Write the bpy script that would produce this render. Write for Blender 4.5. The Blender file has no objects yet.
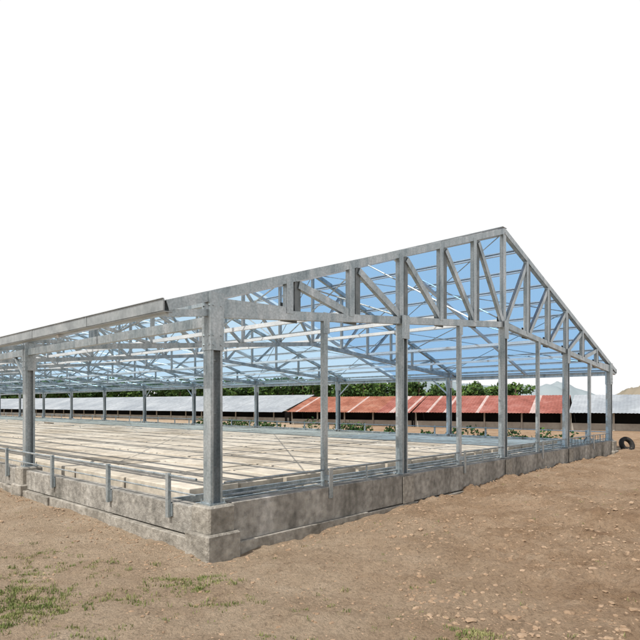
import bpy, math, random
import numpy as np
from mathutils import Vector, Matrix
random.seed(7); rng=np.random.default_rng(7)
S=bpy.context.scene
COL=S.collection
# ---------------------------------------------------------------- helpers
class MB:
    def __init__(s): s.v=[]; s.f=[]; s.m=[]
    def add(s,vs,fs,mi=0):
        o=len(s.v); s.v.extend(vs); s.f.extend([tuple(i+o for i in f) for f in fs]); s.m.extend([mi]*len(fs))
    def box(s,x0,x1,y0,y1,z0,z1,mi=0):
        vs=[(x0,y0,z0),(x1,y0,z0),(x1,y1,z0),(x0,y1,z0),(x0,y0,z1),(x1,y0,z1),(x1,y1,z1),(x0,y1,z1)]
        s.add(vs,[(0,3,2,1),(4,5,6,7),(0,1,5,4),(1,2,6,5),(2,3,7,6),(3,0,4,7)],mi)
    def cbox(s,x0,x1,y0,y1,z0,z1,c=.015,mi=0):
        def ring(i,z): 
            a,b,d,e=x0+i,x1-i,y0+i,y1-i
            return [(a+c,d,z),(b-c,d,z),(b,d+c,z),(b,e-c,z),(b-c,e,z),(a+c,e,z),(a,e-c,z),(a,d+c,z)]
        vs=ring(0,z0)+ring(0,z1-c)+ring(c,z1)
        fs=[]
        for r in range(2):
            for i in range(8):
                j=(i+1)%8; fs.append((r*8+i,r*8+j,r*8+8+j,r*8+8+i))
        fs.append(tuple(range(16,24))); fs.append(tuple(range(7,-1,-1)))
        s.add(vs,fs,mi)
    def beam(s,a,b,w,h,side=(0,1,0),mi=0,ext=0):
        a=Vector(a);b=Vector(b);d=(b-a).normalized();a=a-d*ext;b=b+d*ext
        sd=Vector(side); sd=(sd-d*sd.dot(d)).normalized(); n=d.cross(sd)
        vs=[]
        for p in (a,b):
            for i,j in ((-1,-1),(1,-1),(1,1),(-1,1)):
                vs.append(tuple(p+sd*(w/2*i)+n*(h/2*j)))
        s.add(vs,[(0,3,2,1),(4,5,6,7),(0,1,5,4),(1,2,6,5),(2,3,7,6),(3,0,4,7)],mi)
    def chan(s,a,b,w,h,side=(0,1,0),mi=0,t=.01,flip=1):
        a=Vector(a);b=Vector(b);d=(b-a).normalized()
        sd=Vector(side); sd=(sd-d*sd.dot(d)).normalized(); n=d.cross(sd)
        o=sd*(w/2*flip)
        s.beam(a+o,b+o,t,h,side,mi)
        for k in (-1,1):
            q=n*(k*(h/2-t/2)) ; q2=sd*(-flip*t*.55)
            s.beam(a+q+q2,b+q+q2,w-t*1.1,t,side,mi)
            q3=n*(k*(h/2-t-.0125))-sd*(flip*(w/2-t/2))
            s.beam(a+q3,b+q3,t,.025,side,mi)
    def rod(s,a,b,r,n=6,mi=0):
        a=Vector(a);b=Vector(b);d=(b-a).normalized()
        x=d.orthogonal().normalized();y=d.cross(x);vs=[]
        for p in (a,b):
            for i in range(n):
                t=2*math.pi*i/n; vs.append(tuple(p+x*(r*math.cos(t))+y*(r*math.sin(t))))
        fs=[(i,(i+1)%n,n+(i+1)%n,n+i) for i in range(n)]+[tuple(range(n-1,-1,-1)),tuple(range(n,2*n))]
        s.add(vs,fs,mi)
    def obj(s,name,mats,parent=None,smooth=False):
        me=bpy.data.meshes.new(name); me.from_pydata(s.v,[],s.f); 
        for m in mats: me.materials.append(m)
        me.polygons.foreach_set('material_index',s.m)
        if smooth: me.polygons.foreach_set('use_smooth',[True]*len(s.f))
        me.update()
        o=bpy.data.objects.new(name,me); COL.objects.link(o)
        if parent: o.parent=parent
        return o
def empty(name,loc=(0,0,0),rz=0):
    e=bpy.data.objects.new(name,None); e.location=loc; e.rotation_euler=(0,0,rz); e.empty_display_size=.1
    COL.objects.link(e); return e

def mat(name,cols,scale=2.0,rough=.8,metal=0,bump=.3,bscale=20,detail=6,spec=.3,stops=None,bdist=.02,second=None,coord='Object',streak=False):
    m=bpy.data.materials.new(name); m.use_nodes=True; N=m.node_tree.nodes; L=m.node_tree.links
    p=N['Principled BSDF']; tc=N.new('ShaderNodeTexCoord')
    src=tc.outputs[coord]
    if streak:
        mp=N.new('ShaderNodeMapping'); mp.inputs['Scale'].default_value=(1,1,.25); L.new(src,mp.inputs['Vector']); s1=mp.outputs[0]
    else: s1=src
    n=N.new('ShaderNodeTexNoise'); n.inputs['Scale'].default_value=scale; n.inputs['Detail'].default_value=detail; n.inputs['Roughness'].default_value=.65
    L.new(s1,n.inputs['Vector'])
    r=N.new('ShaderNodeValToRGB'); el=r.color_ramp.elements
    k=len(cols); st=stops or [.3+.4*i/(k-1) for i in range(k)]
    el[0].position=st[0]; el[0].color=(*cols[0],1); el[1].position=st[-1]; el[1].color=(*cols[-1],1)
    for i in range(1,k-1):
        e=el.new(st[i]); e.color=(*cols[i],1)
    L.new(n.outputs['Fac'],r.inputs['Fac'])
    out=r.outputs['Color']
    if second:
        n2=N.new('ShaderNodeTexNoise'); n2.inputs['Scale'].default_value=second[0]; n2.inputs['Detail'].default_value=5; L.new(src,n2.inputs['Vector'])
        mr=N.new('ShaderNodeMapRange'); mr.inputs[1].default_value=.3; mr.inputs[2].default_value=.7; mr.inputs[3].default_value=second[1]; mr.inputs[4].default_value=second[2]; L.new(n2.outputs['Fac'],mr.inputs[0])
        mx=N.new('ShaderNodeVectorMath'); mx.operation='SCALE'; L.new(out,mx.inputs[0]); L.new(mr.outputs[0],mx.inputs['Scale']); out=mx.outputs[0]
    L.new(out,p.inputs['Base Color'])
    p.inputs['Roughness'].default_value=rough; p.inputs['Metallic'].default_value=metal; p.inputs['Specular IOR Level'].default_value=spec
    if bump:
        nb=N.new('ShaderNodeTexNoise'); nb.inputs['Scale'].default_value=bscale; nb.inputs['Detail'].default_value=5; nb.inputs['Roughness'].default_value=.7; L.new(src,nb.inputs['Vector'])
        b=N.new('ShaderNodeBump'); b.inputs['Strength'].default_value=bump; b.inputs['Distance'].default_value=bdist; L.new(nb.outputs['Fac'],b.inputs['Height']); L.new(b.outputs[0],p.inputs['Normal'])
    return m
# ---------------------------------------------------------------- materials
steel=mat('galvanised_steel',[(.18,.225,.25),(.31,.365,.39),(.41,.455,.475),(.54,.58,.60)],scale=4,rough=.36,metal=.5,bump=.05,bscale=50,second=(28,.78,1.15),streak=True,spec=.5)
steelL=mat('galvanised_purlin',[(.52,.56,.59),(.70,.74,.76)],scale=2,rough=.38,metal=.2,bump=0,second=(30,.9,1.08))
steelD=mat('weathered_channel',[(.10,.125,.135),(.17,.195,.205),(.25,.27,.275)],scale=4,rough=.5,metal=.4,bump=.1)
fascia=mat('fascia_sheet',[(.20,.22,.225),(.30,.325,.33),(.38,.40,.40)],scale=2.2,rough=.4,metal=.45,bump=.03,second=(14,.88,1.1),spec=.5)
conc=mat('concrete_wall',[(.13,.125,.105),(.29,.275,.245),(.40,.38,.34),(.56,.54,.50)],scale=1.6,rough=.92,bump=.9,bscale=16,bdist=.04,second=(8,.62,1.2),streak=True,detail=9)
concL=mat('concrete_plinth',[(.20,.185,.155),(.36,.335,.29),(.48,.45,.395)],scale=2.4,rough=.92,bump=.9,bscale=16,bdist=.04,second=(12,.68,1.15))
slab=mat('slab_floor',[(.42,.37,.295),(.58,.52,.425),(.70,.64,.54)],scale=.5,rough=.9,bump=.3,bscale=30,second=(5,.72,1.12))
slabB=mat('slab_floor_stained',[(.32,.27,.205),(.47,.41,.32),(.59,.53,.44)],scale=.9,rough=.9,bump=.3,bscale=30,second=(6,.72,1.12))
pit=mat('pit_dirt',[(.05,.045,.035),(.11,.095,.075)],scale=3,rough=1,bump=.5)
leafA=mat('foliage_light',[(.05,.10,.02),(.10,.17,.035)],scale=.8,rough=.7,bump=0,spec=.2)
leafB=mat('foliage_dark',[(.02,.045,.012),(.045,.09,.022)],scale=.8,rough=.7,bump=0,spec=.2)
grassM=mat('grass_blade',[(.11,.15,.045),(.20,.23,.08),(.38,.34,.17)],scale=3,rough=.8,bump=0,spec=.15)
bark=mat('bark',[(.07,.05,.035),(.14,.11,.08)],scale=4,rough=.9,bump=.4)
redR=mat('red_roof',[(.20,.06,.042),(.30,.10,.075),(.38,.17,.14)],scale=.8,rough=.7,metal=0,bump=.1,second=(5,.75,1.2))
rustR=mat('rusty_roof',[(.20,.065,.035),(.31,.115,.07),(.39,.20,.14)],scale=.8,rough=.7,metal=0,bump=.1,second=(5,.75,1.2))
pinkR=mat('bleached_roof',[(.42,.30,.27),(.55,.44,.41)],scale=1.2,rough=.7,bump=.1,second=(5,.8,1.15))
greyR=mat('grey_roof',[(.26,.29,.32),(.44,.47,.49)],scale=.35,rough=.6,metal=.1,bump=.1,second=(3,.85,1.1))
whiteW=mat('whitewash',[(.25,.23,.20),(.45,.43,.39)],scale=1,rough=.9,bump=.2)
dark=mat('barn_shade',[(.015,.014,.012),(.03,.028,.025)],scale=1,rough=1,bump=0)  # near-black colour, painted shade for the barns
rubber=mat('rubber',[(.015,.015,.016),(.04,.038,.035)],scale=5,rough=.85,bump=.3)
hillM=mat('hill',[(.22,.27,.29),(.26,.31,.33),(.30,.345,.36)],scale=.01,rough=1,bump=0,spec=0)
hillB=mat('scrub_hill',[(.20,.18,.14),(.27,.235,.18),(.16,.165,.12)],scale=.06,rough=1,bump=.3,spec=0)
def sheetmat(name,tc_,tl,k):
    m=bpy.data.materials.new(name); m.use_nodes=True
    N=m.node_tree.nodes; L=m.node_tree.links; N.remove(N['Principled BSDF'])
    t=N.new('ShaderNodeBsdfTransparent'); t.inputs[0].default_value=(*tc_,1)
    g=N.new('ShaderNodeBsdfTranslucent'); g.inputs[0].default_value=(*tl,1)
    mx=N.new('ShaderNodeMixShader'); mx.inputs[0].default_value=k
    L.new(t.outputs[0],mx.inputs[1]);L.new(g.outputs[0],mx.inputs[2]);L.new(mx.outputs[0],N['Material Output'].inputs[0])
    return m
sheetA=sheetmat('blue_sky_tint',(.30,.52,.78),(.3,.5,.8),.06)  # tint standing in for blue sky behind the open frame
sheetB=sheetmat('pale_sky_tint',(.52,.72,.89),(.6,.8,.95),.05)  # paler sky tint for the rear bays

# ---------------------------------------------------------------- building frame
W=19.76; BAY=7.37; NB=10; LEN=BAY*NB; PZ=.75; EYE=PZ+1.5
TH=math.atan2(14.46,13.46); OX,OY=-1.607,8.35
SL=.3244; ZR=PZ+6.43
def top(u): return ZR-abs(u-W/2)*SL
def bot(u): return PZ+2.87+.85*(1-abs(u-W/2)/(W/2))
def w2b(x,y):
    dx,dy=x-OX,y-OY; return dx*math.cos(TH)+dy*math.sin(TH), -dx*math.sin(TH)+dy*math.cos(TH)
def b2w(u,v): return OX+u*math.cos(TH)-v*math.sin(TH), OY+u*math.sin(TH)+v*math.cos(TH)
B=empty('steel_frame_barn',(OX,OY,0),TH)

c=MB()
def icol(u,v,z0,z1,d=.215,w=.185,t=.014):
    c.box(u-d/2,u-d/2+t,v-w/2,v+w/2,z0,z1)
    c.box(u+d/2-t,u+d/2,v-w/2,v+w/2,z0,z1)
    c.box(u-d/2+t,u+d/2-t,v-.007,v+.007,z0,z1-.003)
    for sg in (-1,1):
        c.box(u-d/2+t,u-d/2+t+.03,v+sg*(w/2)-.006,v+sg*(w/2)+.005,z0,z1-.002)
        c.box(u+d/2-t-.03,u+d/2-t,v+sg*(w/2)-.006,v+sg*(w/2)+.005,z0,z1-.002)
    zz=z0+.55
    while zz<z1-.4:
        c.box(u-d/2+t+.03,u+d/2-t-.03,v-.03,v+.03,zz,zz+.012); zz+=.8
    c.box(u-d/2-.04,u+d/2+.04,v-w/2-.04,v+w/2+.04,z0,z0+.022)
    for a in(-1,1):
        for b in(-1,1):
            c.rod((u+a*(d/2+.02),v+b*(w/2+.02),z0+.02),(u+a*(d/2+.02),v+b*(w/2+.02),z0+.08),.012)
def sleeve(u,v,z0,z1,d=.245,w=.22):
    c.box(u-d/2,u+d/2,v-w/2,v-w/2+.014,z0,z1); c.box(u-d/2,u+d/2,v+w/2-.014,v+w/2,z0,z1)
    c.box(u-d/2,u-d/2+.012,v-w/2+.014,v+w/2-.014,z0,z1-.004); c.box(u+d/2-.012,u+d/2,v-w/2+.014,v+w/2-.014,z0,z1-.004)
    for zz in (z0+.08,z0+.22,z1-.2):
        for a in (-.07,.07):
            c.rod((u+a,v-w/2-.015,zz),(u+a,v-w/2,zz),.013)
            c.rod((u-d/2-.015,v+a,zz),(u-d/2,v+a,zz),.013)
for j in range(NB+1):
    for u in (0,W):
        icol(u,j*BAY,PZ,top(u)-.1)
        sleeve(u,j*BAY,PZ+2.3,top(u)-.06)
for k in (1,2,3):
    icol(W*k/4,0,PZ,bot(W*k/4)-.07,d=.20,w=.175); icol(W*k/4,LEN,PZ,bot(W*k/4)-.07)
    u=W*k/4; c.box(u-.13,u+.13,-.115,-.10,bot(u)-.4,bot(u)+.1)
for k in range(4):
    u=W*(k+.5)/4
    c.box(u-.045,u+.045,-.05,.05,PZ,bot(u)-.05)
    c.box(u-.08,u+.08,-.065,-.052,bot(u)-.30,bot(u)+.08)
    c.beam((u,-.02,PZ+.45),(u+.22,.28,PZ+.03),.05,.05)
    c.box(u-.05,u+.05,-.175,-.16,PZ-.2,PZ+.35)
    c.box(u-.05,u+.05,-.16,-.05,PZ+.12,PZ+.2)
c.obj('columns',[steel],B)

tr=MB()
def truss(v,gable=False):
    ds=(0,1,0)
    ch=.15 if gable else .14; wd=.12
    for (a,b) in ((-.81,W/2),(W+.81,W/2)):
        za,zb=top(a)-.09,top(b)-.09
        tr.chan((a,v,za),(b,v,zb),wd,ch,ds,t=.012,flip=-1)
        if gable: tr.beam((a,v+.03,za-.01),(b,v+.03,zb-.01),.03,ch-.03,ds)
    for (a,b) in ((0,W/2),(W,W/2)):
        tr.chan((a,v,bot(a)),(b,v,bot(b)),wd,ch,ds,t=.012,flip=-1)
        if gable: tr.beam((a,v+.03,bot(a)),(b,v+.03,bot(b)),.03,ch-.03,ds)
    tr.beam((-.78,v,top(-.78)-.2),(0,v,bot(0)),.08,.1,ds); tr.beam((W+.78,v,top(-.78)-.2),(W,v,bot(0)),.08,.1,ds)
    for side in (0,1):
        f=(lambda u:u) if side==0 else (lambda u:W-u)
        for k in range(0,6):
            u0=W*k/12;u1=W*(k+1)/12
            if k>0:
                if gable:
                    tr.chan((f(u0)-.11,v-.02,bot(u0)+.02),(f(u0)-.11,v-.02,top(u0)-.14),.1,.15,ds,flip=-1)
                    tr.chan((f(u0)+.11,v+.02,bot(u0)+.02),(f(u0)+.11,v+.02,top(u0)-.14),.1,.14,ds,flip=-1,mi=1)
                else: tr.beam((f(u0),v,bot(u0)),(f(u0),v,top(u0)-.12),.08,.1,ds)
            dd=.02 if gable else .01
            tr.chan((f(u0+.12),v-dd,top(u0)-.2),(f(u1-.1),v-dd,bot(u1)+.06),.08,.14 if gable else .08,ds,flip=-1)
            if gable:
                tr.box(f(u1)-.2,f(u1)+.2,v+.075,v+.085,bot(u1)-.1,bot(u1)+.22,1)
    if gable: tr.chan((W/2,v,bot(W/2)),(W/2,v,top(W/2)-.1),.1,.18,ds,flip=-1)
    else: tr.beam((W/2,v,bot(W/2)),(W/2,v,top(W/2)-.1),.08,.1,ds)
truss(0,True); truss(LEN,True)
for j in range(1,NB): truss(j*BAY)
tr.obj('roof_trusses',[steel,steelD],B)

p=MB()
NP=10
for i in range(NP+1):
    for s in (-1,1):
        d=i*(W/2+.7)/NP
        if i==0: d=.12
        u=W/2+s*d; z=top(u)-.075
        p.chan((u,.075,z),(u,LEN+.03,z),.09,.11,(1,0,0),flip=s)
p.box(W/2-.14,W/2+.14,-.06,LEN+.03,ZR+.004,ZR+.01)
p.obj('purlins',[steelL],B)
q=MB()
for k in range(2,11,2):
    u=W*k/12; q.beam((u,0,bot(u)+.12),(u,LEN,bot(u)+.12),.07,.09,(1,0,0),mi=1)
for u in (0,W):
    q.chan((u,0,PZ+2.74),(u,LEN,PZ+2.74),.1,.15,(1,0,0),flip=-1)
    q.chan((u,0,PZ+3.02),(u,LEN,PZ+3.02),.08,.08,(1,0,0),flip=-1)
for j in range(NB):
    v0,v1=j*BAY,(j+1)*BAY; vm=(v0+v1)/2
    for k in (1,3,5,7,9,11):
        u=W*k/12
        q.rod((u,v0,bot(u)+.08),(u,vm,top(u)-.1),.02,5); q.rod((u,v1,bot(u)+.08),(u,vm,top(u)-.1),.02,5)
    for k in range(0,12,3):
        a,b=W*k/12,W*(k+3)/12
        q.rod((a,v0,top(a)-.14),(b,v1,top(b)-.14),.016,5); q.rod((b,v0,top(b)-.14),(a,v1,top(a)-.14),.016,5)
    for (a,b) in ((-.81,W/2),(W+.81,W/2)):
        q.beam((a,vm,top(a)-.19),(b,vm,top(b)-.19),.08,.11,mi=1)
    if j%3==1:
        for u in (0,W):
            q.beam((u,v0+.1,PZ+2.0),(u,v0+.9,PZ+2.68),.06,.06,(1,0,0)); q.beam((u,v1-.1,PZ+2.0),(u,v1-.9,PZ+2.68),.06,.06,(1,0,0))
q.obj('roof_bracing',[steel,steelL],B)
s=MB()
a=W/2+.02; b=W/2+(W/2+.84)
def strip(v0,v1,mi):
    s.add([(a,v0,top(a)),(a,v1,top(a)),(b,v1,top(b)),(b,v0,top(b))],[(0,1,2,3)],mi)
strip(.07,BAY*1.5,0); strip(BAY*1.5+.003,LEN,1)
s.obj('sky_tint_sheets',[sheetA,sheetB],B)  # added sheets, not real roofing: they colour the sky between the trusses blue
f=MB()
for u,sg in ((-.87,-1),(W+.87,1)):
    z=top(u)
    f.box(u-.012,u+.012,-.06,LEN+.06,z-.15,z+.01)
    f.box(min(u,u-sg*.14),max(u,u-sg*.14),-.055,LEN+.055,z-.165,z-.151)
    f.box(u-.03,u+.005,-.062,LEN+.062,z+.012,z+.022)   # folded lip
    for j in range(int(LEN/2.4)):
        f.box(u-.018 if sg<0 else u+.012,u-.012 if sg<0 else u+.018,j*2.4+2.3,j*2.4+2.34,z-.15,z+.01)
f.obj('eave_fascia',[fascia],B)

w=MB()
def jag(a0,a1,t0,t1,axis,z0,z1,mi=0,step=.6,pd=.012):
    a=a0
    while a<a1-.01:
        b=min(a+step*random.uniform(.8,1.3),a1)
        if a1-b<.2: b=a1
        o=random.uniform(-pd,pd); h=random.uniform(-.016,.016)
        if axis=='u': w.cbox(a,b-.002,t0+o,t1,z0,z1+h,.01,mi)
        else: w.cbox(t0+o,t1,a,b-.002,z0,z1+h,.01,mi)
        a=b
jag(.26,W-.26,-.15,.1,'u',.16,PZ,0,step=3.6,pd=.005)
jag(.26,W-.26,-.20,.1,'u',-.3,.14,1,step=3,pd=.03)
jag(.26,LEN,-.14,.1,'v',.25,PZ-.06,0,step=3.6,pd=.008)
jag(.26,LEN,-.2,.1,'v',-.3,.23,1,step=3,pd=.04)
jag(.26,LEN,W-.1,W+.14,'v',-.2,PZ-.02,0,step=3.1,pd=.01)
w.box(.26,W-.26,LEN-.1,LEN+.14,-.2,PZ-.01)
for j in range(NB+1):
    for u in (0,W):
        v=j*BAY
        w.cbox(u-.235,u+.235,v-.235,v+.235,.36,PZ,.025,1)
        w.cbox(u-.31,u+.30,v-.30,v+.30,-.3,.355,.025,1)
for k in (1,2,3):
    u=W*k/4; w.cbox(u-.2,u+.2,-.185,-.166,.15,PZ-.03,.008,1)
w.obj('foundation_wall',[conc,concL],B)

fl=MB()
fl.box(.11,W-.11,.11,LEN-.11,.0,.35,2)
pu,pv=1.22,2.45
nu=int((W-.3)/pu)
v=1.75
while v+pv<LEN-.2:
    for i in range(nu):
        u=.2+i*pu+(W-.4-nu*pu)/2
        h=PZ-.06+random.uniform(-.012,.012)
        g0=.05+random.uniform(0,.03)
        fl.cbox(u+g0,u+pu-.02,v+.05,v+pv-.05,.45,h,.012,0 if random.random()<.75 else 1)
    v+=pv
for vv,zz,hh in ((.45,.62,.1),(.95,.60,.1),(1.45,.64,.12)):
    fl.box(.2,W-.2,vv,vv+.06,zz-hh,zz,3)
for i in range(int(W/.6)):
    u=.4+i*.6
    if i%2==0: fl.box(u,u+.05,.12,1.7,.40,.47,3)
    else: fl.cbox(u,u+.4,.15,1.7,.36,.50+random.uniform(0,.03),.01,1)
fl.obj('slatted_floor',[slab,slabB,pit,steel],B)
sc=MB()
for i in range(7):
    u=random.uniform(5,W-2); v=random.uniform(20,50); a_=random.uniform(0,3.14); l=random.uniform(.4,1.2)
    z=PZ-.02
    sc.beam((u,v,z),(u+l*math.cos(a_),v+l*math.sin(a_),z+random.uniform(0,.05)),random.uniform(.03,.1),random.uniform(.02,.05),(0,0,1),mi=random.choice([0,1]))
sc.obj('offcuts',[steel,bark],B)

r=MB()
for (z,rad) in ((PZ+.36,.022),(PZ+.12,.016)):
    r.rod((-.16,.2,z),(-.16,LEN,z),rad)
r.rod((.2,-.02,PZ+.30),(W-.2,-.02,PZ+.30),.02)
r.rod((.2,.06,PZ+.09),(W-.2,.06,PZ+.09),.018)
r.rod((.2,.45,PZ+.20),(W-.2,.45,PZ+.20),.014)
r.rod((W,0,PZ+.35),(W,LEN,PZ+.35),.02)
for k in range(8):
    u=W*(k+.5)/8
    if k%2: r.box(u-.012,u+.012,-.03,.0,PZ,PZ+.31)
vs=[.93,2.95,5.5]
for j in range(NB):
    for a in vs:
        v=a+j*BAY
        r.box(-.215,-.16,v-.04,v+.04,PZ-.30,PZ+.40); r.box(-.16,-.145,v-.07,v+.07,PZ-.28,PZ-.08)
        r.box(W+.15,W+.2,v-.04,v+.04,PZ-.3,PZ+.4)
r.obj('railing',[steel],B)
fb=MB()
for k in range(14):
    u=W*.76+k*(W*.23/14); fb.rod((u,-.02,PZ),(u,-.02,PZ+.32),.01,5)
fb.obj('fence_bars',[steelD],B)

# ---------------------------------------------------------------- ground
TBL={}
def vnoise(x,y,seed,sc):
    if seed not in TBL: TBL[seed]=np.random.default_rng(seed).random((256,256))
    T=TBL[seed]
    x=x*sc+100.3; y=y*sc+57.7
    xi=np.floor(x).astype(int); yi=np.floor(y).astype(int); fx=x-xi; fy=y-yi
    fx=fx*fx*(3-2*fx); fy=fy*fy*(3-2*fy)
    g=lambda a,b:T[a%256,b%256]
    return (g(xi,yi)*(1-fx)+g(xi+1,yi)*fx)*(1-fy)+(g(xi,yi+1)*(1-fx)+g(xi+1,yi+1)*fx)*fy-.5
def hgt(x,y):
    u=(x-OX)*math.cos(TH)+(y-OY)*math.sin(TH); v=-(x-OX)*math.sin(TH)+(y-OY)*math.cos(TH)
    D=np.sqrt(u*u+v*v)
    z=.2*np.clip(D/14,0,1)
    near=np.exp(-((x-1)**2+(y-8)**2)/900.)
    z=z+near*(.12*vnoise(x,y,1,.35)+.09*vnoise(x,y,2,1.1)+.06*vnoise(x,y,3,2.9)+.045*vnoise(x,y,4,7.)+.03*vnoise(x,y,14,15.))
    rg=np.clip((x-.5)/4,0,1)*near
    lump=np.clip(vnoise(x,y,6,5.3),0,1)**1.2*.30+np.clip(vnoise(x,y,26,11.),0,1)*.14
    z=z+rg*(.12*vnoise(x,y,5,2.6)+lump*(.6+vnoise(x,y,27,.6))+.05*vnoise(x,y,16,16.)+.25*np.clip(vnoise(x,y,8,.3),0,1))
    z=z+.35*np.exp(-((x-17.5)**2/9.+(y-27.5)**2/6.))*(1+.8*vnoise(x,y,9,1.6))
    ins=(u>-.1)&(v>-.1)&(u<W+.1)&(v<LEN+.1)
    z=np.where(ins,np.minimum(z,.1),z)
    z=np.where((v<0)&(v>-1)&(u>-.5)&(u<W), z-.03, z)
    return z
n=680
sv=np.linspace(-1,1,n); ax=1.6*np.sinh(7.5*sv)
gx,gy=np.meshgrid(ax+2.4,ax+7.0,indexing='xy')
gz=hgt(gx,gy)
verts=np.stack([gx,gy,gz],-1).reshape(-1,3)
idx=np.arange(n*n).reshape(n,n)
faces=np.stack([idx[:-1,:-1],idx[:-1,1:],idx[1:,1:],idx[1:,:-1]],-1).reshape(-1,4)
me=bpy.data.meshes.new('ground'); me.vertices.add(n*n); me.vertices.foreach_set('co',verts.ravel())
me.loops.add(faces.size); me.loops.foreach_set('vertex_index',faces.ravel())
me.polygons.add(len(faces)); me.polygons.foreach_set('loop_start',np.arange(0,faces.size,4)); me.polygons.foreach_set('loop_total',np.full(len(faces),4))
me.polygons.foreach_set('use_smooth',np.ones(len(faces),bool)); me.update(calc_edges=True)
go=bpy.data.objects.new('ground',me); COL.objects.link(go)
gm=bpy.data.materials.new('dry_soil'); gm.use_nodes=True; N=gm.node_tree.nodes; L=gm.node_tree.links; P=N['Principled BSDF']
P.inputs['Roughness'].default_value=.97; P.inputs['Specular IOR Level'].default_value=.1
geo=N.new('ShaderNodeNewGeometry')
def noise(sc,det=8,ro=.6):
    a=N.new('ShaderNodeTexNoise'); a.inputs['Scale'].default_value=sc; a.inputs['Detail'].default_value=det; a.inputs['Roughness'].default_value=ro; L.new(geo.outputs['Position'],a.inputs['Vector']); return a.outputs['Fac']
def ramp(fac,st):
    r=N.new('ShaderNodeValToRGB'); e=r.color_ramp.elements; e[0].position=st[0][0]; e[0].color=(*st[0][1],1); e[1].position=st[-1][0]; e[1].color=(*st[-1][1],1)
    for q in st[1:-1]:
        k=e.new(q[0]); k.color=(*q[1],1)
    L.new(fac,r.inputs[0]); return r.outputs[0]
def mixc(f,a,b,mode='MIX'):
    m=N.new('ShaderNodeMix'); m.data_type='RGBA'; m.blend_type=mode
    if isinstance(f,(int,float)): m.inputs[0].default_value=f
    else: L.new(f,m.inputs[0])
    L.new(a,m.inputs[6]); L.new(b,m.inputs[7]); return m.outputs[2]
c1=ramp(noise(.7,10,.75),[(.3,(.37,.27,.18)),(.43,(.50,.375,.26)),(.55,(.58,.45,.32)),(.7,(.65,.52,.39))])
c2=ramp(noise(.9,10,.75),[(.3,(.30,.195,.12)),(.43,(.42,.285,.18)),(.57,(.53,.38,.255)),(.72,(.62,.475,.335))])
sep=N.new('ShaderNodeSeparateXYZ'); L.new(geo.outputs['Position'],sep.inputs[0])
nx=N.new('ShaderNodeMath'); nx.operation='MULTIPLY_ADD'; L.new(noise(.4,5),nx.inputs[0]); nx.inputs[1].default_value=5; L.new(sep.outputs[0],nx.inputs[2])
mr=N.new('ShaderNodeMapRange'); mr.inputs[1].default_value=2; mr.inputs[2].default_value=5.5; L.new(nx.outputs[0],mr.inputs[0])
cc=mixc(mr.outputs[0],c1,c2)
fine=ramp(noise(12,8,.85),[(.32,(.52,.50,.48)),(.47,(1,1,1)),(.68,(1.2,1.19,1.17))])
cc=mixc(1.0,cc,fine,'MULTIPLY')
vo=N.new('ShaderNodeTexVoronoi'); vo.inputs['Scale'].default_value=30; L.new(geo.outputs['Position'],vo.inputs['Vector'])
spk=ramp(vo.outputs['Distance'],[(.10,(1.15,1.15,1.15)),(.22,(1,1,1)),(.6,(1,1,1)),(.8,(.66,.66,.66))])
cc=mixc(.6,cc,spk,'MULTIPLY')
L.new(cc,P.inputs['Base Color'])
ad=N.new('ShaderNodeMath'); ad.operation='ADD'; L.new(noise(9,10,.75),ad.inputs[0]); L.new(noise(38,6,.7),ad.inputs[1])
bp=N.new('ShaderNodeBump'); bp.inputs['Strength'].default_value=1; bp.inputs['Distance'].default_value=.08; L.new(ad.outputs[0],bp.inputs['Height']); L.new(bp.outputs[0],P.inputs['Normal'])
me.materials.append(gm)
clodM=mat('clod_soil',[(.26,.175,.11),(.36,.255,.17),(.46,.34,.235)],scale=1.5,rough=.97,bump=.6,bscale=40,spec=.1)

def outside(x,y,m=.25):
    u,v=w2b(x,y); return not(u>-m and v>-m and u<W+m and v<LEN+m)
def H(x,y):
    return float(hgt(np.array([x]),np.array([y]))[0])
def Hs(pts):
    a=np.array([[q_[0],q_[1]] for q_ in pts]); return hgt(a[:,0],a[:,1])
def stones(name,pts,material):
    V=[];F=[]
    base=[(-1,-1,-.6),(1,-1,-.6),(1,1,-.6),(-1,1,-.6),(-.7,-.7,.6),(.7,-.7,.6),(.7,.7,.6),(-.7,.7,.6),(0,0,.85),(0,-1.25,0),(1.25,0,0),(0,1.25,0),(-1.25,0,0)]
    fs=[(0,1,9),(1,5,9),(5,4,9),(4,0,9),(1,2,10),(2,6,10),(6,5,10),(5,1,10),(2,3,11),(3,7,11),(7,6,11),(6,2,11),(3,0,12),(0,4,12),(4,7,12),(7,3,12),(4,5,8),(5,6,8),(6,7,8),(7,4,8)]
    b=np.array(base); hs=Hs(pts)
    for (x,y,sz),h_ in zip(pts,hs):
        a=random.uniform(0,6.28); sc=np.array([random.uniform(.7,1.3),random.uniform(.6,1.1),random.uniform(.4,.8)])*sz
        q=(b*(1+rng.uniform(-.22,.22,b.shape)))*sc
        ca,sa=math.cos(a),math.sin(a)
        q=np.stack([q[:,0]*ca-q[:,1]*sa,q[:,0]*sa+q[:,1]*ca,q[:,2]],-1)+np.array([x,y,h_+sz*.05])
        o=len(V); V.extend(map(tuple,q)); F.extend([tuple(i+o for i in f) for f in fs])
    m=bpy.data.meshes.new(name); m.from_pydata(V,[],F); m.materials.append(material); m.update()
    o=bpy.data.objects.new(name,m); COL.objects.link(o)
pts=[]
while len(pts)<8000:
    y=4.2+22*random.random()**1.5; x=random.uniform(-.75,.85)*y
    if not outside(x,y,.4): continue
    if x<1 and random.random()<.65: continue
    if vnoise(np.array([x]),np.array([y]),40,.8)[0]<random.uniform(-.45,.25): continue
    pts.append((x,y,min(.042,.005+.006*random.expovariate(1)*(1.4 if x>1 else .8))))
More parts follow.
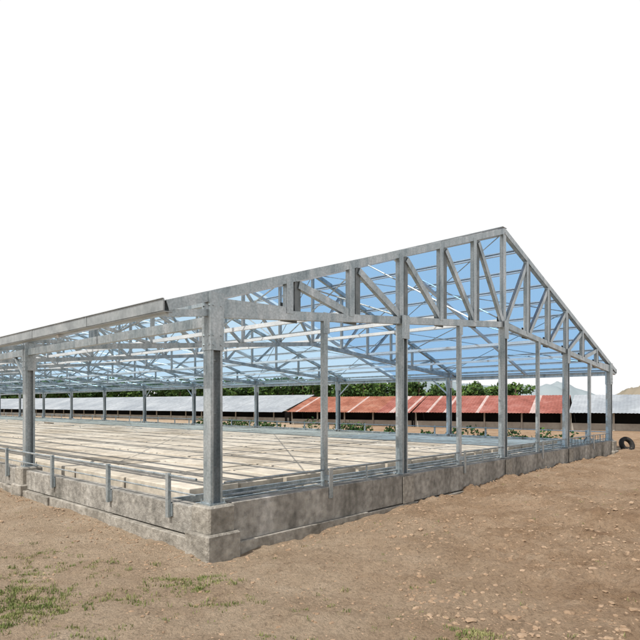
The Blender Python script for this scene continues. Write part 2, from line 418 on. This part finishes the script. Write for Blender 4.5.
for i in range(400):
    v=random.uniform(-.3,9); u=-random.expovariate(2.4)-.3
    pts.append((*b2w(u,v),random.uniform(.008,.025)))
for i in range(400):
    u=random.uniform(-.3,W); v=-random.expovariate(4)-.3
    pts.append((*b2w(u,v),random.uniform(.01,.03)))
stones('soil_clods',pts,clodM)

V=[];F=[]
def tuft(x,y,nb,hh,sp):
    z=H(x,y)
    for i in range(nb):
        a=random.uniform(0,6.28); d=sp*math.sqrt(random.random()); bx,by=x+d*math.cos(a),y+d*math.sin(a)
        h=hh*random.uniform(.5,1.2); l=random.uniform(.2,.9)*h; a2=random.uniform(0,6.28); w_=random.uniform(.003,.006)
        px,py=-math.sin(a2)*w_,math.cos(a2)*w_
        o=len(V)
        V.extend([(bx-px,by-py,z-.01),(bx+px,by+py,z-.01),(bx+l*.4*math.cos(a2)+px*.7,by+l*.4*math.sin(a2)+py*.7,z+h*.6),(bx+l*.4*math.cos(a2)-px*.7,by+l*.4*math.sin(a2)-py*.7,z+h*.6),(bx+l*math.cos(a2),by+l*math.sin(a2),z+h)])
        F.extend([(o,o+1,o+2,o+3),(o+3,o+2,o+4)])
def gp(px,py,z=.1):
    d=556*(EYE-z)/(py-404); return (px-320)/556*d,d
patches=[(15,588,.6,210),(40,600,.35,70),(30,565,.4,40),(200,578,.35,70),(165,572,.3,25),(130,590,.5,30),(475,632,.2,55),(40,550,.4,25),(110,560,.5,20),(255,600,.3,8),(10,615,.35,60),(380,600,.8,10),(90,630,.5,20),(205,600,.3,14),(300,625,.7,10)]
for (a,b,R,k) in patches:
    cx,cy=gp(a,b)
    for i in range(k):
        x=cx+random.gauss(0,R*.6); y=cy+random.gauss(0,R*.45)
        if outside(x,y,.4): tuft(x,y,random.randint(8,22),random.uniform(.012,.042),.06)
for i in range(140):
    y=random.uniform(4.5,16); x=random.uniform(-.6,.6)*y
    if outside(x,y,.4): tuft(x,y,random.randint(4,9),random.uniform(.015,.04),.05)
m=bpy.data.meshes.new('grass'); m.from_pydata(V,[],F); m.materials.append(grassM); m.update()
COL.objects.link(bpy.data.objects.new('grass',m))

# ---------------------------------------------------------------- foliage
def leafmass(name,blobs,ls,mats,trunks=None):
    V=[];F=[];M=[]
    for (x,y,z,rx,ry,rz,k) in blobs:
        for i in range(k):
            th=random.uniform(0,6.28); cz=random.uniform(-1,1); rr=random.uniform(.55,1.08)
            s_=math.sqrt(1-cz*cz)
            c0=Vector((x+rx*rr*s_*math.cos(th),y+ry*rr*s_*math.sin(th),z+rz*rr*cz))
            a=Vector((random.gauss(0,1),random.gauss(0,1),random.gauss(0,1))).normalized(); b=a.orthogonal().normalized()
            s2=ls*random.uniform(.5,1.3); o=len(V)
            V.extend([tuple(c0+a*s2),tuple(c0+b*s2*.6),tuple(c0-a*s2),tuple(c0-b*s2*.6)]); F.append((o,o+1,o+2,o+3))
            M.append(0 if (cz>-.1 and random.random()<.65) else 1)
    if trunks:
        tb=MB()
        for (x,y,z0,z1,r_) in trunks:
            tb.rod((x,y,z0),(x+random.uniform(-.3,.3),y,z1),r_)
        o=len(V); V.extend(tb.v); F.extend([tuple(i+o for i in f_) for f_ in tb.f]); M.extend([2]*len(tb.f))
    m=bpy.data.meshes.new(name); m.from_pydata(V,[],F)
    for q_ in mats: m.materials.append(q_)
    m.polygons.foreach_set('material_index',M); m.update()
    o=bpy.data.objects.new(name,m); COL.objects.link(o); return o
bl=[];tk=[]
x=-104
while x<46:
    y=135+random.uniform(-8,8)-.12*x
    h=random.uniform(7.8,9.6)*(1 if x<24 else .82)
    for k in range(4):
        rx=random.uniform(1.6,2.6)
        bl.append((x+random.uniform(-1.8,1.8),y+random.uniform(-1.5,1.5),h-1.4-k*1.3-random.uniform(0,.8),rx,rx,random.uniform(1.1,1.7),90))
    tk.append((x,y,0,h-1.5,.18))
    x+=random.uniform(1.0,1.7)
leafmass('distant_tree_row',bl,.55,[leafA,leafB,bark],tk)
bl=[]
for i in range(50):
    v=random.uniform(1,34); u=W+random.uniform(1.0,3.2); wx,wy=b2w(u,v); r_=random.uniform(.3,.6)
    if random.random()<.25: continue
    bl.append((wx,wy,.2+r_*.8,r_*1.2,r_*1.2,r_*random.uniform(.7,1.2),110))
leafmass('shrub_row',bl,.10,[leafA,leafB])

# ---------------------------------------------------------------- neighbouring barns
def barn(name,A,Bp,ez,rz,depth,pick):
    A=Vector((*A,0)); Bv=Vector((*Bp,0)); d=(Bv-A); Ln=d.length; rot=math.atan2(d.y,d.x)
    E=empty(name,(A.x,A.y,0),rot)
    rf=MB(); st=.25; nS=int(Ln/st)
    for i in range(nS):
        x0=i*st; x1=x0+st; h=.03; mi=pick(i/nS,i); zo=.006*((i//4)%2)
        for (y0,z0,y1,z1) in ((-.3,ez,depth/2,rz),(depth+.3,ez,depth/2,rz)):
            xm=(x0+x1)/2
            rf.add([(x0,y0,z0+zo),(xm,y0,z0+h+zo),(xm,y1,z1+h+zo),(x0,y1,z1+zo)],[(0,1,2,3)],mi)
            rf.add([(xm,y0,z0+h+zo),(x1,y0,z0+zo),(x1,y1,z1+zo),(xm,y1,z1+h+zo)],[(0,1,2,3)],mi)
    rf.obj('roof',[redR,greyR,rustR,pinkR],E)
    wl=MB()
    wl.box(0,Ln,.7,.85,-.3,.75,0); wl.box(0,Ln,depth-.85,depth-.7,-.3,.75,0)
    wl.box(0,Ln,2.5,2.6,-.3,ez+.1,1)  # near-black board, painted shade under the roof behind the open front
    for i in range(int(Ln/3)+1):
        wl.box(i*3,i*3+.12,.6,.7,.0,ez+.05,0)
    for xx in (0,Ln-.15):
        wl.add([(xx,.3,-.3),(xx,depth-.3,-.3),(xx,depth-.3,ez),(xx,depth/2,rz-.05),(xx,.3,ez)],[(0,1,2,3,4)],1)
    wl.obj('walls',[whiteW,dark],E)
    return E
def at(px,dep): return ((px-320)/556*dep,dep)
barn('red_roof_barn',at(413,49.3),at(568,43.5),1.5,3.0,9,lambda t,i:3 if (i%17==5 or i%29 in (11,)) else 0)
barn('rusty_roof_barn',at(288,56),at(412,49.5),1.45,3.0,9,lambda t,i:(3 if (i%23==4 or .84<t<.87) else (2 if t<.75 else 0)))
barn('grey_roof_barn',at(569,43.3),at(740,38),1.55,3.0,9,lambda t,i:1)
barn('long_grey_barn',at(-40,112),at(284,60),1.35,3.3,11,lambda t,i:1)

def ridge(name,cx,cy,L_,hf,wd,material,seed,ang=0):
    nx,ny=160,24; V=[];F=[]
    for j in range(ny):
        for i in range(nx):
            t=i/(nx-1); s_=j/(ny-1)*2-1
            env=hf(t)*max(0,1-s_*s_)
            x_=(t-.5)*L_; y_=s_*wd
            env*=1+.25*float(vnoise(np.array([x_]),np.array([y_]),seed,12/L_)[0])*2
            env+=env*.10*float(vnoise(np.array([x_]),np.array([y_]),seed+1,50/L_)[0])*2
            ca,sa=math.cos(ang),math.sin(ang)
            V.append((cx+x_*ca-y_*sa,cy+x_*sa+y_*ca,env-.5))
    for j in range(ny-1):
        for i in range(nx-1):
            a=j*nx+i; F.append((a,a+1,a+nx+1,a+nx))
    m=bpy.data.meshes.new(name); m.from_pydata(V,[],F); m.materials.append(material)
    m.polygons.foreach_set('use_smooth',[True]*len(F)); m.update(); COL.objects.link(bpy.data.objects.new(name,m))
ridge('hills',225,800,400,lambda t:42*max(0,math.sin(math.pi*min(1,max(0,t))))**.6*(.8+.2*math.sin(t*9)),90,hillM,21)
ridge('scrub_hill',80,118,44,lambda t:8.5*max(0,math.sin(math.pi*t))**.7,14,hillB,31,ang=-.3)

# old tyre lying by the far corner
tb=MB()
prof=[(.0,.32),(.05,.35),(.15,.35),(.2,.32),(.2,.22),(.17,.19),(.03,.19),(0,.22)]
nn=28;vs=[];fs=[]
for i in range(nn):
    a=2*math.pi*i/nn
    for (yy,rd) in prof: vs.append((rd*math.cos(a),yy,rd*math.sin(a)))
for i in range(nn):
    for j in range(8):
        fs.append((i*8+j,i*8+(j+1)%8,((i+1)%nn)*8+(j+1)%8,((i+1)%nn)*8+j))
tb.add(vs,fs); to=tb.obj('old_tyre',[rubber],None,True)
tx,ty=(628.5-320)/556*24.,24.
to.location=(tx,ty,H(tx,ty)+.27); to.rotation_euler=(math.radians(-25),0,math.radians(15)); to.scale=(1,1,1)

# ---------------------------------------------------------------- light
SUN_EL=math.radians(54); sd=Vector((-.70,-.70,0)).normalized()
dirs=Vector((sd.x*math.cos(SUN_EL),sd.y*math.cos(SUN_EL),math.sin(SUN_EL)))
sl=bpy.data.lights.new('sun','SUN'); sl.energy=4.6; sl.angle=math.radians(.5); sl.color=(1,.95,.88)
so=bpy.data.objects.new('sun',sl); COL.objects.link(so); so.rotation_euler=dirs.to_track_quat('Z','Y').to_euler()
wd=bpy.data.worlds.new('World'); S.world=wd; wd.use_nodes=True; N=wd.node_tree.nodes; L=wd.node_tree.links
bg=N['Background']; bg.inputs[1].default_value=.1
sky=N.new('ShaderNodeTexSky'); sky.sky_type='NISHITA'; sky.sun_disc=False; sky.sun_elevation=SUN_EL; sky.sun_rotation=math.atan2(sd.x,sd.y)
tc=N.new('ShaderNodeTexCoord'); sp=N.new('ShaderNodeSeparateXYZ'); L.new(tc.outputs['Generated'],sp.inputs[0])
mr=N.new('ShaderNodeMapRange'); mr.interpolation_type='SMOOTHSTEP'; mr.inputs[1].default_value=.61; mr.inputs[2].default_value=.70; L.new(sp.outputs[2],mr.inputs[0])
mx=N.new('ShaderNodeMix'); mx.data_type='RGBA'; L.new(mr.outputs[0],mx.inputs[0]); mx.inputs[6].default_value=(10.1,10.1,10.1,1); L.new(sky.outputs[0],mx.inputs[7]); L.new(mx.outputs[2],bg.inputs[0])

# ---------------------------------------------------------------- camera
cd=bpy.data.cameras.new('camera'); cam=bpy.data.objects.new('camera',cd); COL.objects.link(cam); S.camera=cam
cam.location=(0,0,EYE); cam.rotation_euler=(math.radians(90),0,0)
cd.lens=36*556/640; cd.sensor_width=36; cd.shift_y=84/640; cd.clip_end=4000; cd.clip_start=.05
S.view_settings.view_transform='Standard'; S.view_settings.look='None'; S.view_settings.exposure=0
